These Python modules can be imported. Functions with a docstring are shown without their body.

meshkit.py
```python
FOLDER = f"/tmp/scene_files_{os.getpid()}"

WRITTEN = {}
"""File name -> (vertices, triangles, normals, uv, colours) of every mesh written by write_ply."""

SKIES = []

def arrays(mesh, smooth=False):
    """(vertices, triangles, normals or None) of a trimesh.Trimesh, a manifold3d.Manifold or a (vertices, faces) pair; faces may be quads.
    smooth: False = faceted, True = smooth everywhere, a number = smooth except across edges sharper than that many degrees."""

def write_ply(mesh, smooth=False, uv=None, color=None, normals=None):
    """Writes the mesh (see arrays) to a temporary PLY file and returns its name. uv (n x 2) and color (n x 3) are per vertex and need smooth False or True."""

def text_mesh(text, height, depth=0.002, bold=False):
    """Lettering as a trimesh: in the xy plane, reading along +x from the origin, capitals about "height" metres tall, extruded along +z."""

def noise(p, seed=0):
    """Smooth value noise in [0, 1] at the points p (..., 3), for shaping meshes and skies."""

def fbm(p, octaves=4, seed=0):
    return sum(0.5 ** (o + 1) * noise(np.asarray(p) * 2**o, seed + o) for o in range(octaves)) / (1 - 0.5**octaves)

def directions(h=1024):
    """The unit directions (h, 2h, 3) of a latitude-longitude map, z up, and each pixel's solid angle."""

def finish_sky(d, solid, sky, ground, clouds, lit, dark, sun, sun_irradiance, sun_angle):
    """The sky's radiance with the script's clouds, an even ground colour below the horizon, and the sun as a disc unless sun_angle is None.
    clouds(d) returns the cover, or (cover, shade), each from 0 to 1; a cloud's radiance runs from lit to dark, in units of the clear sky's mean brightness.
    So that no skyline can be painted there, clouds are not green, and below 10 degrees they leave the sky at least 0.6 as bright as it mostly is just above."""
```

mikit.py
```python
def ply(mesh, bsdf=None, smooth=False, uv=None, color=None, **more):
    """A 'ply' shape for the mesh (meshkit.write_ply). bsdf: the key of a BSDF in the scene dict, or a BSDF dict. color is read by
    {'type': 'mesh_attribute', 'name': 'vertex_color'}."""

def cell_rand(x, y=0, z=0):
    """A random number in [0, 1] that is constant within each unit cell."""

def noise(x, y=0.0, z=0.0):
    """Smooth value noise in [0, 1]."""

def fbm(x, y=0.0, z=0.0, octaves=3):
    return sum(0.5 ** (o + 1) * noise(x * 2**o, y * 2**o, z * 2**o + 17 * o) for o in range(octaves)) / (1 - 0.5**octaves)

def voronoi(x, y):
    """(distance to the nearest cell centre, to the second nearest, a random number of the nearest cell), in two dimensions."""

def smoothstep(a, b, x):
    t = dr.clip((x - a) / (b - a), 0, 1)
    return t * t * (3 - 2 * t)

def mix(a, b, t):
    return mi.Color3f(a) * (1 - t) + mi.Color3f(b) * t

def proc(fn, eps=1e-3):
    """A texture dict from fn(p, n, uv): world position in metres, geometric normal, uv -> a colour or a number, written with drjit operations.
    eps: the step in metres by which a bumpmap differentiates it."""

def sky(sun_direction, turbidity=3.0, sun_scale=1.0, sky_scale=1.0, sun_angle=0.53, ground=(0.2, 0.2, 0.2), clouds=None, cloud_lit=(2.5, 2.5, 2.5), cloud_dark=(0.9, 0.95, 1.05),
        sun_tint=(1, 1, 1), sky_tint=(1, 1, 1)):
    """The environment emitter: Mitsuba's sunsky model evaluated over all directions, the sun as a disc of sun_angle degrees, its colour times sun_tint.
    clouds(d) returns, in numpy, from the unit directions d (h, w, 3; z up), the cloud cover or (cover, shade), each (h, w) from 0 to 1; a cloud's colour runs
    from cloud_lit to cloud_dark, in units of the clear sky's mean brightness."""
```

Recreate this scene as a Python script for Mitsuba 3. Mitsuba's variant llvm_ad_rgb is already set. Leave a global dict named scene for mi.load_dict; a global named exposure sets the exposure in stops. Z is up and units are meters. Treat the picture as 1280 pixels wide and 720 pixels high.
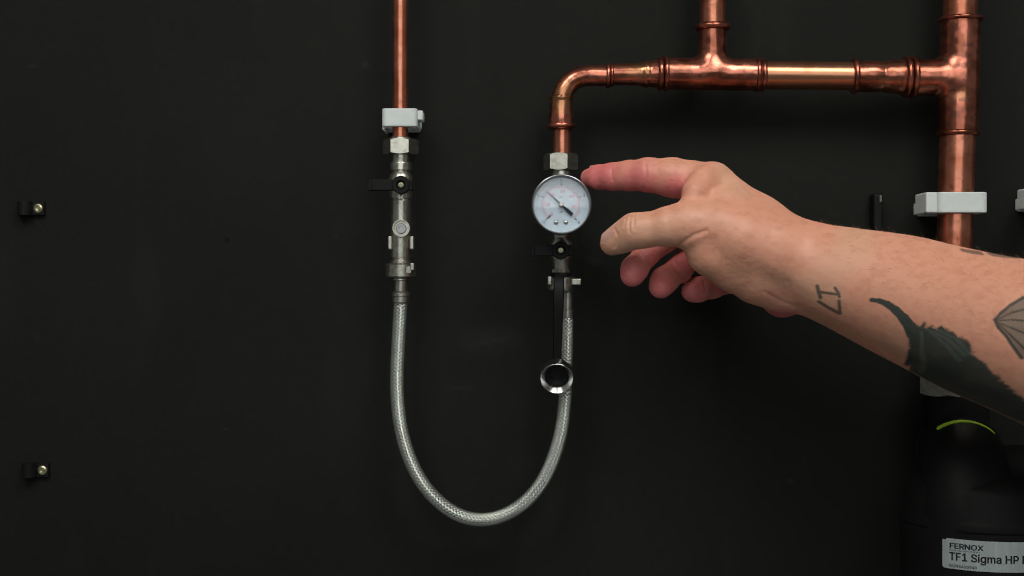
import math, numpy as np, trimesh, drjit as dr, mitsuba as mi, mikit, meshkit
import manifold3d as m3
from mikit import proc, fbm, noise, smoothstep, mix

T = mi.ScalarTransform4f
scene, labels = {}, {}
rng = np.random.default_rng(11)

# ------------------------------------------------------------------ camera, light, exposure
D = 1.145                                   # metres from the camera to the wall, the plane y = 0
FOV = 40.0
PX = 2 * D * math.tan(math.radians(FOV / 2)) / 1280    # metres on the wall to one step of the layout grid
scene['camera'] = {'type': 'thinlens', 'fov': FOV, 'aperture_radius': 0.0022, 'focus_distance': D - 0.075,
                   'near_clip': 0.01, 'far_clip': 50.0,
                   'to_world': T().look_at(origin=[0, -D, 0], target=[0, 0, 0], up=[0, 0, 1])}
exposure = 0.0


def lamp(key, pos, target, w, h, power, label):
    scene[key] = {'type': 'rectangle', 'to_world': T().look_at(origin=pos, target=target, up=[0, 0, 1]) @ T().scale([w / 2, h / 2, 1]),
                  'bsdf': {'type': 'ref', 'id': 'm_black'},
                  'emitter': {'type': 'area', 'radiance': {'type': 'rgb', 'value': power}}}
    labels[key] = {'label': label, 'category': 'lamp'}


lamp('unseen_lamp', [-0.50, -1.20, 1.12], [0, 0, 0], 0.64, 0.64, [7.6, 7.4, 6.9], 'unseen square lamp above and left of the camera, lighting the pipes and hand')  # out of view, placed for the left highlights on metal and skin
lamp('unseen_lamp_001', [0.52, -1.15, 1.15], [0.1, 0, 0], 0.64, 0.64, [9.2, 8.9, 8.3], 'unseen square lamp above and right of the camera, lighting the pipes and hand')  # out of view, placed for the right-hand highlights
lamp('unseen_front_light', [0.1, -2.6, 0.75], [0, 0, 0.05], 2.2, 1.2, [1.85, 1.90, 1.86], 'unseen broad light behind the camera, lighting the front faces and softening wall shadows')  # unseen frontal source, brightens front faces and softens shadows on the wall
scene['ambient_light'] = {'type': 'constant', 'radiance': {'type': 'rgb', 'value': [0.125, 0.13, 0.127]}}  # even ambient for the unseen surroundings, lifts the dark sides


# ------------------------------------------------------------------ helpers
def P(px, py, d):
    """The point d millimetres in front of the wall at layout position px, py."""
    k = PX * (D - d / 1000) / D
    return np.array([(px - 640) * k, -d / 1000, (360 - py) * k])


def R(r, d):
    return r * PX * (D - d / 1000) / D


def unit(v):
    v = np.asarray(v, float)
    return v / np.linalg.norm(v)


def frame(ax):
    ax = unit(ax)
    u = unit(np.cross(ax, [0, 1, 0] if abs(ax[1]) < 0.9 else [1, 0, 0]))
    return u, np.cross(ax, u), ax


def lathe(o, ax, prof, n=56):
    """A solid of revolution: prof is a list of (distance along ax, radius)."""
    u, v, ax = frame(ax)
    prof = [tuple(p) for p in prof]
    if prof[0][1] > 1e-9:
        prof = [(prof[0][0], 0)] + prof
    if prof[-1][1] > 1e-9:
        prof = prof + [(prof[-1][0], 0)]
    a = np.arange(n) * 2 * np.pi / n
    ring = np.cos(a)[:, None] * u + np.sin(a)[:, None] * v
    V = np.concatenate([np.asarray(o) + t * ax + r * ring for t, r in prof])
    i = np.arange(n)
    j = (i + 1) % n
    F = []
    for k in range(len(prof) - 1):
        b, c = k * n, (k + 1) * n
        F.append(np.stack([b + i, b + j, c + j], 1))
        F.append(np.stack([b + i, c + j, c + i], 1))
    m = trimesh.Trimesh(V, np.concatenate(F), process=False)
    m.merge_vertices()
    m.update_faces(m.nondegenerate_faces())
    return m


def vl(cx, d, prof, n=56, dx=0.0):
    """Lathe along the vertical, from (layout y, layout radius) pairs; dx: sideways drift over the length."""
    a, b = P(cx, prof[0][0], d), P(cx + dx, prof[-1][0], d)
    L = np.linalg.norm(b - a)
    y0, y1 = prof[0][0], prof[-1][0]
    return lathe(a, b - a, [((y - y0) / (y1 - y0) * L, R(r, d)) for y, r in prof], n)


def hl(y0, d, prof, n=56, dy=0.0):
    a, b = P(prof[0][0], y0, d), P(prof[-1][0], y0 + dy, d)
    L = np.linalg.norm(b - a)
    x0, x1 = prof[0][0], prof[-1][0]
    return lathe(a, b - a, [((x - x0) / (x1 - x0) * L, R(r, d)) for x, r in prof], n)


def yl(c, prof, n=56):
    """Lathe towards the camera: c = (px, py, reference depth), prof = (depth mm, layout radius)."""
    o = P(c[0], c[1], c[2])
    return lathe([o[0], 0, o[2]], [0, -1, 0], [(t / 1000, R(r, c[2])) for t, r in prof], n)


def bead(c, ax, Rm, r, n=56, w=1.0):
    a = np.linspace(-np.pi / 2, np.pi / 2, 9)
    return lathe(c, ax, [(np.sin(t) * r * w, Rm + np.cos(t) * r) for t in a], n)


def tube(path, rad, n=20, cap=True):
    path = np.asarray(path, float)
    rad = np.broadcast_to(rad, len(path))
    t = np.gradient(path, axis=0)
    t /= np.linalg.norm(t, axis=1, keepdims=True)
    u = unit(np.cross(t[0], [0.31, 0.9, 0.2]))
    V = []
    a = np.arange(n) * 2 * np.pi / n
    for k in range(len(path)):
        u = unit(u - np.dot(u, t[k]) * t[k])
        v = np.cross(t[k], u)
        V.append(path[k] + rad[k] * (np.cos(a)[:, None] * u + np.sin(a)[:, None] * v))
    N = len(path)
    V = np.concatenate(V + [path[[0, -1]]])
    i, j = np.arange(n), (np.arange(n) + 1) % n
    F = [np.stack([k * n + i, k * n + j, (k + 1) * n + j], 1) for k in range(N - 1)] + [np.stack([k * n + i, (k + 1) * n + j, (k + 1) * n + i], 1) for k in range(N - 1)]
    F += [np.stack([j, i, i * 0 + N * n], 1), np.stack([(N - 1) * n + i, (N - 1) * n + j, i * 0 + N * n + 1], 1)]
    return trimesh.Trimesh(V, np.concatenate(F), process=False)


def spline(pts, n):
    from scipy.interpolate import CubicSpline
    pts = np.asarray(pts, float)
    s = np.r_[0, np.cumsum(np.linalg.norm(np.diff(pts, axis=0), axis=1))]
    dense = CubicSpline(s, pts)(np.linspace(0, s[-1], 1500))
    q = np.r_[0, np.cumsum(np.linalg.norm(np.diff(dense, axis=0), axis=1))]
    want = np.linspace(0, q[-1], n)
    return np.stack([np.interp(want, q, dense[:, k]) for k in range(3)], 1)


BALL = np.array(trimesh.creation.icosphere(subdivisions=2).vertices)


def man2tri(m):
    g = m.to_mesh()
    return trimesh.Trimesh(g.vert_properties[:, :3], g.tri_verts, process=False)


def tri2man(m):
    m = m.copy()
    m.merge_vertices()
    return m3.Manifold(m3.Mesh(np.asarray(m.vertices, np.float32), np.asarray(m.faces, np.uint32)))


def rprism(outline, lo, hi, r, axis):
    """A convex outline drawn out along an axis, edges rounded by r. axis 'z': outline in (x, y); axis 'y': outline in (x, z), lo..hi metres from the wall."""
    pts = []
    for a, b in outline:
        for t in (lo + r, hi - r):
            pts.append([a, b, t] if axis == 'z' else [a, -t, b])
    pts = np.array(pts)
    allp = (pts[:, None] + r * BALL[None]).reshape(-1, 3)
    return m3.Manifold.hull_points(allp)


def circle(cx, cy, r, n=28, a0=0, a1=2 * np.pi):
    a = np.linspace(a0, a1, n, endpoint=False)
    return [(cx + r * np.cos(t), cy + r * np.sin(t)) for t in a]


def hexnut(cx, d, y0, y1, r, rot, bore=0):
    """Hexagon nut on the vertical with both rims chamfered; r = layout radius over the corners."""
    o, q = P(cx, y0, d), P(cx, y1, d)
    Rm, h = R(r, d), abs(o[2] - q[2])
    c = h * 0.16
    cone = tri2man(lathe(q, [0, 0, 1], [(0, Rm * 0.86), (c * 0.6, Rm * 1.01), (h - c * 0.6, Rm * 1.01), (h, Rm * 0.88)], 96))
    hexa = m3.CrossSection([[(o[0] + Rm * math.cos(rot + k * math.pi / 3), o[1] + Rm * math.sin(rot + k * math.pi / 3)) for k in range(6)]]).extrude(h * 1.2).translate([0, 0, q[2] - 0.1 * h])
    return man2tri(cone ^ hexa)


def put(key, mesh, m, smooth=30, label=None, **more):
    k, n = key, 0
    while k in scene:
        n += 1
        k = f'{key}_{n:03d}'
    scene[k] = mikit.ply(mesh, m, smooth=smooth, **more)
    if label:
        labels[k] = {'label': label}
    return k


def thing(key, label, cat, group=None):
    labels[key] = {'label': label, 'category': cat}
    if group:
        labels[key]['group'] = group
    return key


# signed distance grid and its surface (naive surface nets)
def nets(field, lo, h):
    f = field.copy()
    for k in range(3):
        for e in (0, -1):
            s = [slice(None)] * 3
            s[k] = e
            f[tuple(s)] = np.maximum(f[tuple(s)], 1e-4)
    ins = f < 0
    nx, ny, nz = f.shape
    c = [ins[i:nx - 1 + i, j:ny - 1 + j, k:nz - 1 + k] for i in (0, 1) for j in (0, 1) for k in (0, 1)]
    s = np.zeros(c[0].shape, np.int8)
    for x in c:
        s += x
    act = (s > 0) & (s < 8)
    idx = np.full(act.shape, -1, np.int64)
    cells = np.argwhere(act)
    idx[act] = np.arange(len(cells))
    acc, cnt = np.zeros((len(cells), 3)), np.zeros(len(cells))
    corner = lambda o: f[cells[:, 0] + o[0], cells[:, 1] + o[1], cells[:, 2] + o[2]]
    for ax in range(3):
        for a in (0, 1):
            for b in (0, 1):
                o = [0, 0, 0]
                o[(ax + 1) % 3], o[(ax + 2) % 3] = a, b
                o2 = list(o)
                o2[ax] = 1
                v0, v1 = corner(o), corner(o2)
                cr = (v0 < 0) != (v1 < 0)
                t = np.where(cr, v0 / np.where(cr, v0 - v1, 1), 0)
                p = np.tile(np.array(o, float), (len(cells), 1))
                p[:, ax] = t
                acc += p * cr[:, None]
                cnt += cr
    V = lo + h * (cells + acc / cnt[:, None])
    F = []
    for ax in range(3):
        b, c_ = (ax + 1) % 3, (ax + 2) % 3
        sl0 = [slice(1, n - 1) for n in f.shape]
        sl1 = list(sl0)
        sl0[ax], sl1[ax] = slice(0, f.shape[ax] - 1), slice(1, f.shape[ax])
        A, B = ins[tuple(sl0)], ins[tuple(sl1)]
        e = np.argwhere(A != B)
        first = A[A != B]
        e = e + [0 if k == ax else 1 for k in range(3)]
        q = []
        for db, dc in ((0, 0), (1, 0), (1, 1), (0, 1)):
            w = e.copy()
            w[:, b] -= db
            w[:, c_] -= dc
            q.append(idx[w[:, 0], w[:, 1], w[:, 2]])
        q = np.stack(q, 1)
        q[~first] = q[~first][:, ::-1]
        F += [q[:, [0, 1, 2]], q[:, [0, 2, 3]]]
    m = trimesh.Trimesh(V, np.concatenate(F), process=False)
    if m.volume < 0:
        m.invert()
    return m


class Field:
    def __init__(self, lo, hi, h):
        self.lo, self.h = np.array(lo, float), h
        self.n = np.ceil((np.array(hi) - lo) / h).astype(int) + 1
        self.ax = [(self.lo[k] + h * np.arange(self.n[k])).astype(np.float32) for k in range(3)]

    def empty(self):
        return np.full(self.n, 0.03, np.float32)

    def box(self, lo, hi):
        a = np.clip(np.floor((lo - self.lo) / self.h).astype(int), 0, self.n)
        b = np.clip(np.ceil((hi - self.lo) / self.h).astype(int) + 1, 0, self.n)
        return tuple(slice(x, y) for x, y in zip(a, b))

    def cone(self, f, a, b, ra, rb, k):
        a, b = np.asarray(a, np.float32), np.asarray(b, np.float32)
        m = max(ra, rb) + 0.014
        s = self.box(np.minimum(a, b) - m, np.maximum(a, b) + m)
        if any(x.stop <= x.start for x in s):
            return
        X, Y, Z = self.ax[0][s[0]][:, None, None], self.ax[1][s[1]][None, :, None], self.ax[2][s[2]][None, None, :]
        ab = b - a
        t = np.clip(((X - a[0]) * ab[0] + (Y - a[1]) * ab[1] + (Z - a[2]) * ab[2]) / max(float(ab @ ab), 1e-12), 0, 1)
        d = np.sqrt((X - a[0] - t * ab[0]) ** 2 + (Y - a[1] - t * ab[1]) ** 2 + (Z - a[2] - t * ab[2]) ** 2) - (ra + (rb - ra) * t)
        f[s] = smin(f[s], d, k)


def smin(a, b, k):
    h = np.clip(0.5 + 0.5 * (b - a) / k, 0, 1)
    return b + (a - b) * h - k * h * (1 - h)


# ------------------------------------------------------------------ materials
def copper_colour(p, n, uv):
    a = fbm(p.x * 60, p.y * 60, p.z * 60, octaves=3)
    b = fbm(p.x * 240 + 9, p.y * 240, p.z * 240, octaves=3)
    c = mix([0.52, 0.195, 0.125], [0.37, 0.122, 0.066], smoothstep(0.35, 0.75, a))
    c = mix(c, [0.26, 0.11, 0.06], 0.55 * smoothstep(0.58, 0.75, b))
    return c


def fitting_colour(p, n, uv):
    a = fbm(p.x * 75 + 3, p.y * 75, p.z * 75, octaves=3)
    b = fbm(p.x * 260, p.y * 260 + 5, p.z * 260, octaves=3)
    c = mix([0.50, 0.172, 0.115], [0.23, 0.075, 0.045], smoothstep(0.35, 0.7, a))
    c = mix(c, [0.42, 0.22, 0.10], 0.6 * smoothstep(0.55, 0.75, fbm(p.x * 40 + 31, p.y * 40, p.z * 40, octaves=2)))
    return mix(c, [0.16, 0.07, 0.05], 0.65 * smoothstep(0.56, 0.72, b))


def copper_rough(p, n, uv):
    return 0.20 + 0.12 * fbm(p.x * 90, p.y * 90, p.z * 90, octaves=3)


def dents(p, n, uv):
    return fbm(p.x * 110, p.y * 110, p.z * 110, octaves=2)


scene['m_copper'] = {'type': 'twosided', 'bsdf': {'type': 'bumpmap', 'arbitrary': proc(lambda p, n, uv: fbm(p.x * 160, p.y * 160, p.z * 160, octaves=3), 4e-4), 'scale': 0.00015,
                     'bsdf': {'type': 'principled', 'base_color': proc(copper_colour), 'metallic': 0.92, 'roughness': proc(copper_rough), 'specular': 0.5}}}
scene['m_tarnished'] = {'type': 'twosided', 'bsdf': {'type': 'principled', 'metallic': 0.92, 'specular': 0.5, 'roughness': proc(copper_rough),
                        'base_color': proc(lambda p, n, uv: mix([0.43, 0.20, 0.11], copper_colour(p, n, uv), smoothstep(0.45, 0.7, fbm(p.x * 50, p.y * 50, p.z * 50, octaves=3))))}}
scene['m_fitting'] = {'type': 'twosided', 'bsdf': {'type': 'bumpmap', 'arbitrary': proc(dents, 6e-4), 'scale': 0.0005,
                      'bsdf': {'type': 'principled', 'base_color': proc(fitting_colour), 'metallic': 0.95, 'roughness': proc(lambda p, n, uv: 0.16 + 0.16 * fbm(p.x * 120, p.y * 120, p.z * 120, octaves=2)), 'specular': 0.5}}}
scene['m_nickel'] = {'type': 'twosided', 'bsdf': {'type': 'principled', 'metallic': 0.95, 'specular': 0.5,
                     'base_color': proc(lambda p, n, uv: mix([0.45, 0.44, 0.38], [0.33, 0.32, 0.275], smoothstep(0.4, 0.8, fbm(p.x * 300, p.y * 300, p.z * 300, octaves=3)))),
                     'roughness': proc(lambda p, n, uv: 0.21 + 0.14 * fbm(p.x * 200 + 4, p.y * 200, p.z * 200, octaves=2))}}
scene['m_chrome'] = {'type': 'twosided', 'bsdf': {'type': 'principled', 'metallic': 1.0, 'specular': 0.5, 'roughness': 0.22, 'base_color': {'type': 'rgb', 'value': [0.60, 0.61, 0.59]}}}
scene['m_bezel'] = {'type': 'twosided', 'bsdf': {'type': 'principled', 'metallic': 0.9, 'specular': 0.5, 'roughness': 0.25, 'base_color': {'type': 'rgb', 'value': [0.33, 0.34, 0.34]}}}
scene['m_steel'] = {'type': 'twosided', 'bsdf': {'type': 'principled', 'metallic': 0.95, 'specular': 0.5, 'roughness': 0.18,
                    'base_color': proc(lambda p, n, uv: mix([0.74, 0.76, 0.71], [0.56, 0.58, 0.54], fbm(p.x * 500, p.y * 500, p.z * 500, octaves=2)))}}
scene['m_darkcore'] = {'type': 'twosided', 'bsdf': {'type': 'diffuse', 'reflectance': {'type': 'rgb', 'value': [0.012, 0.012, 0.012]}}}
scene['m_glint'] = {'type': 'twosided', 'bsdf': {'type': 'principled', 'metallic': 0.6, 'roughness': 0.45, 'base_color': {'type': 'rgb', 'value': [0.10, 0.105, 0.10]}}}  # grey tone of the highlight modelled on the black bracket
scene['m_screw'] = {'type': 'twosided', 'bsdf': {'type': 'principled', 'metallic': 0.9, 'roughness': 0.35, 'base_color': {'type': 'rgb', 'value': [0.27, 0.27, 0.18]}}}
scene['m_brass'] = {'type': 'twosided', 'bsdf': {'type': 'principled', 'metallic': 0.9, 'specular': 0.5, 'roughness': 0.32, 'base_color': {'type': 'rgb', 'value': [0.40, 0.385, 0.25]}}}
scene['m_black'] = {'type': 'twosided', 'bsdf': {'type': 'principled', 'base_color': proc(lambda p, n, uv: mix([0.005, 0.005, 0.0054], [0.0085, 0.0085, 0.0085], fbm(p.x * 90, p.y * 90, p.z * 90, octaves=3))), 'roughness': 0.55, 'specular': 0.12}}
scene['m_rubber'] = {'type': 'twosided', 'bsdf': {'type': 'principled', 'base_color': {'type': 'rgb', 'value': [0.004, 0.004, 0.0048]}, 'roughness': 0.6, 'specular': 0.2}}
scene['m_white'] = {'type': 'twosided', 'bsdf': {'type': 'principled', 'roughness': 0.45, 'specular': 0.4,
                    'base_color': proc(lambda p, n, uv: mix([0.55, 0.60, 0.59], [0.49, 0.535, 0.525], fbm(p.x * 130, p.y * 130, p.z * 130, octaves=3)))}}
scene['m_green'] = {'type': 'twosided', 'bsdf': {'type': 'principled', 'roughness': 0.45, 'specular': 0.4, 'base_color': {'type': 'rgb', 'value': [0.42, 0.62, 0.03]}}}
scene['m_dial'] = {'type': 'twosided', 'bsdf': {'type': 'principled', 'roughness': 0.35, 'specular': 0.4, 'base_color': {'type': 'rgb', 'value': [0.44, 0.53, 0.61]}}}
scene['m_ink'] = {'type': 'twosided', 'bsdf': {'type': 'diffuse', 'reflectance': {'type': 'rgb', 'value': [0.02, 0.022, 0.03]}}}
scene['m_redink'] = {'type': 'twosided', 'bsdf': {'type': 'diffuse', 'reflectance': {'type': 'rgb', 'value': [0.50, 0.14, 0.21]}}}
scene['m_lens'] = {'type': 'thindielectric', 'int_ior': 1.49}
scene['m_foil'] = {'type': 'twosided', 'bsdf': {'type': 'principled', 'metallic': 0.35, 'roughness': 0.4, 'specular': 0.5,
                   'base_color': proc(lambda p, n, uv: mix([0.37, 0.43, 0.42], [0.46, 0.51, 0.50], noise(p.x * 700, 0, p.z * 12)))}}
scene['m_nail'] = {'type': 'twosided', 'bsdf': {'type': 'principled', 'roughness': 0.28, 'specular': 0.5, 'base_color': {'type': 'rgb', 'value': [0.50, 0.275, 0.215]}}}


def blob(p, c, r):
    return smoothstep(1.0, 0.0, dr.sqrt(dr.square((p.x - c[0]) / r[0]) + dr.square((p.z - c[2]) / r[1])))


SCUFFS_AND_PALE_MIDDLE = [((610, 425), (60, 26), 0.5), ((575, 485), (30, 6), 0.5), ((742, 325), (18, 10), 0.6), ((456, 80), (8, 6), 1.0), ((42, 83), (9, 3), 0.7), ((988, 601), (9, 5), 0.9),
          ((282, 536), (3.5, 2.2), 1.4), ((46, 421), (7, 4), 0.6), ((229, 482), (3, 3), 0.6), ((420, 295), (6, 3), 0.6), ((640, 300), (700, 420), 0.12)]  # last entry: broad, slightly paler middle of the wall


def wall_colour(p, n, uv):
    a = fbm(p.x * 9, p.z * 9, 3.0, octaves=4)
    g = fbm(p.x * 420, p.z * 420, 1.0, octaves=2)
    lum = 0.0113 * (0.86 + 0.28 * a) * (0.9 + 0.2 * g)
    for (cx, cy), (rx, ry), k in SCUFFS_AND_PALE_MIDDLE:
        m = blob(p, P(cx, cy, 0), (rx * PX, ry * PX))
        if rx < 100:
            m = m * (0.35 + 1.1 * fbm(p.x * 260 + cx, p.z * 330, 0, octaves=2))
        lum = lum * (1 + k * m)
    streak = smoothstep(0.60, 0.78, fbm(p.x * 34 + 50, p.z * 7, 9.0, octaves=3))
    lum = lum * (1 + 0.14 * streak)
    lum = lum * (1 - 0.7 * blob(p, P(284, 300, 0), (4 * PX, 5 * PX)))
    return mi.Color3f(lum * 0.98, lum * 1.04, lum * 0.92)


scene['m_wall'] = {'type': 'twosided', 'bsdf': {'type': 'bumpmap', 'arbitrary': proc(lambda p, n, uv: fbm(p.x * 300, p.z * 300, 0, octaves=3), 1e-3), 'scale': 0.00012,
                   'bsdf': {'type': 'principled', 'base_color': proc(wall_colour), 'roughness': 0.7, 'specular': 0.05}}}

# ------------------------------------------------------------------ the wall
wall_mesh = trimesh.creation.box(extents=[3.2, 0.02, 2.2])
wall_mesh.apply_translation([0, 0.01, 0])
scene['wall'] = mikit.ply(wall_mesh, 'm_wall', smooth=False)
labels['wall'] = {'kind': 'structure', 'label': 'matt black painted board wall behind the pipes'}


# ------------------------------------------------------------------ left copper pipe and clip
PD = 36     # depth of the pipe axes
thing('copper_pipe', 'thin straight vertical copper pipe above the left valve', 'pipe')
scene['copper_pipe'] = mikit.ply(vl(500.5, PD, [(-130, 10), (176, 10)]), 'm_copper', smooth=30)


def clip_body(cx, d, y0, y1, w, front, bore, rnd=7, round_front=True):
    o, q = P(cx, y0, d), P(cx, y1, d)
    hw = R(w / 2, d)
    r = 0.0009
    f = front / 1000 - r
    c = min(rnd / 1000, hw - r - 0.001)
    out = [(o[0] - hw + r, -0.002), (o[0] + hw - r, -0.002)]
    out += [(o[0] + (hw - r - c) + c * math.cos(a), -(f - c) - c * math.sin(a)) for a in np.linspace(0, np.pi / 2, 9)]
    out += [(o[0] - (hw - r - c) - c * math.sin(a), -(f - c) - c * math.cos(a)) for a in np.linspace(0, np.pi / 2, 9)]
    body = rprism(out, q[2], o[2], r, 'z')
    hole = tri2man(lathe([o[0], -d / 1000, q[2] - 0.01], [0, 0, 1], [(0, R(bore, d)), (o[2] - q[2] + 0.02, R(bore, d))]))
    return man2tri(body - hole)


def slab(x0, x1, y0, y1, d0, d1, r=0.8):
    """Rounded block between layout positions (taken at its front depth) and depths in mm."""
    a, b = P(x0, y1, d1), P(x1, y0, d1)
    r = r / 1000
    return man2tri(rprism([(a[0] + r, a[2] + r), (b[0] - r, a[2] + r), (b[0] - r, b[2] - r), (a[0] + r, b[2] - r)], d0 / 1000, d1 / 1000, r, 'y'))


t = thing('pipe_clip', 'small white plastic pipe clip on the thin copper pipe above the left valve', 'pipe clip', 'white plastic pipe clips')
put(t + '__strap', clip_body(500.5, PD, 137, 159.5, 44, 45.2, 10.4, 3), 'm_white')
put(t + '__latch', slab(521, 528.6, 138, 150, 22, 41, 1.0), 'm_white')
put(t + '__hinge', slab(477.6, 481.5, 149, 162, 10, 40, 0.8), 'm_white')
put(t + '__base', slab(484, 526, 140, 160, 0.3, 16, 1.0), 'm_white')

# ------------------------------------------------------------------ left isolating valve with check valve
LV = 501


def lever(t, cx, cy, x0, d0, d1, screw_m):
    """Black quarter-turn handle pointing left from its hub, with its screw."""
    dm = d1
    c = P(cx, cy, dm)
    a = P(x0, cy, dm)
    out = [(a[0], a[2] + R(5.6, dm)), (a[0], a[2] - R(5.9, dm)), (c[0] + R(13.5, dm), c[2] - R(5.6, dm)), (c[0] + R(13.5, dm), c[2] + R(5.6, dm))]
    bar = rprism(out, (d1 - 6) / 1000, d1 / 1000, 0.0008, 'y')
    bar = bar + tri2man(lathe([c[0], -(d1 - 7) / 1000, c[2]], [0, -1, 0], [(0, R(11, dm)), (0.0072, R(11.3, dm)), (0.0080, R(10.4, dm))], 40))
    well = tri2man(lathe([c[0], -(d1 - 2.2) / 1000, c[2]], [0, -1, 0], [(0, R(5.4, dm)), (0.01, R(7.2, dm))]))
    k = put(t + '__lever', man2tri(bar - well), 'm_black')
    put(k + '__hub', lathe([c[0], -d0 / 1000, c[2]], [0, -1, 0], [(0, R(8, dm)), ((d1 - 5.5 - d0) / 1000, R(9, dm))], 32), 'm_black')
    put(k + '__tip_rib', slab(x0 - 1.2, x0 + 3.2, cy - 6.4, cy + 7.4, d1 - 7, d1 + 0.9, 0.5), 'm_black')
    head = tri2man(lathe([c[0], -(d1 - 2.2) / 1000, c[2]], [0, -1, 0], [(0, R(4.6, dm)), (0.0009, R(4.4, dm)), (0.0016, R(3.2, dm)), (0.0018, 0.0001)], 32))
    s = trimesh.creation.box(extents=[R(5.5, dm), 0.0016, R(1.2, dm)])
    s2 = trimesh.creation.box(extents=[R(1.2, dm), 0.0016, R(5.5, dm)])
    for x in (s, s2):
        x.apply_translation([c[0], -(d1 - 0.5) / 1000, c[2]])
        head = head - tri2man(x)
    put(t + '__screw', man2tri(head), screw_m)


t = thing('isolating_valve', 'nickel isolating valve with black lever at the foot of the thin left pipe', 'valve')
d = PD
n_ = put(t + '__compression_nut', hexnut(LV, d, 174.5, 193.5, 22.3, 0.0), 'm_nickel', 12)
put(n_ + '__collar', vl(LV - 0.5, d, [(171.5, 11.5), (172.5, 13.2), (176, 13.6)]), 'm_nickel')
put(t + '__body', vl(LV, d, [(192, 11), (194, 11.6), (200, 11.2), (203, 11.2), (203.6, 13), (204.4, 13.4), (212.6, 13.4), (213.6, 12.8), (214, 11.2), (215.5, 11.2), (217, 12.5), (221, 14.4), (226, 15.5),
                             (232, 15.8), (238, 15), (242, 14), (243, 13.8), (248, 13.8), (248.8, 12), (250, 12), (250.8, 12.4)]), 'm_nickel')
put(t + '__lever_stem', yl((LV, 231, 50), [(30, 9), (53, 8)]), 'm_nickel')
lever(t, LV, 231, 461, 52, 60, 'm_screw')
cb = put(t + '__check_valve_body', vl(LV, d, [(250.8, 12.2), (251.5, 12.6), (322, 12.6), (322.8, 11.2), (325.6, 11.2), (326.2, 13), (328.8, 13), (329.4, 11)]), 'm_nickel')
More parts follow.
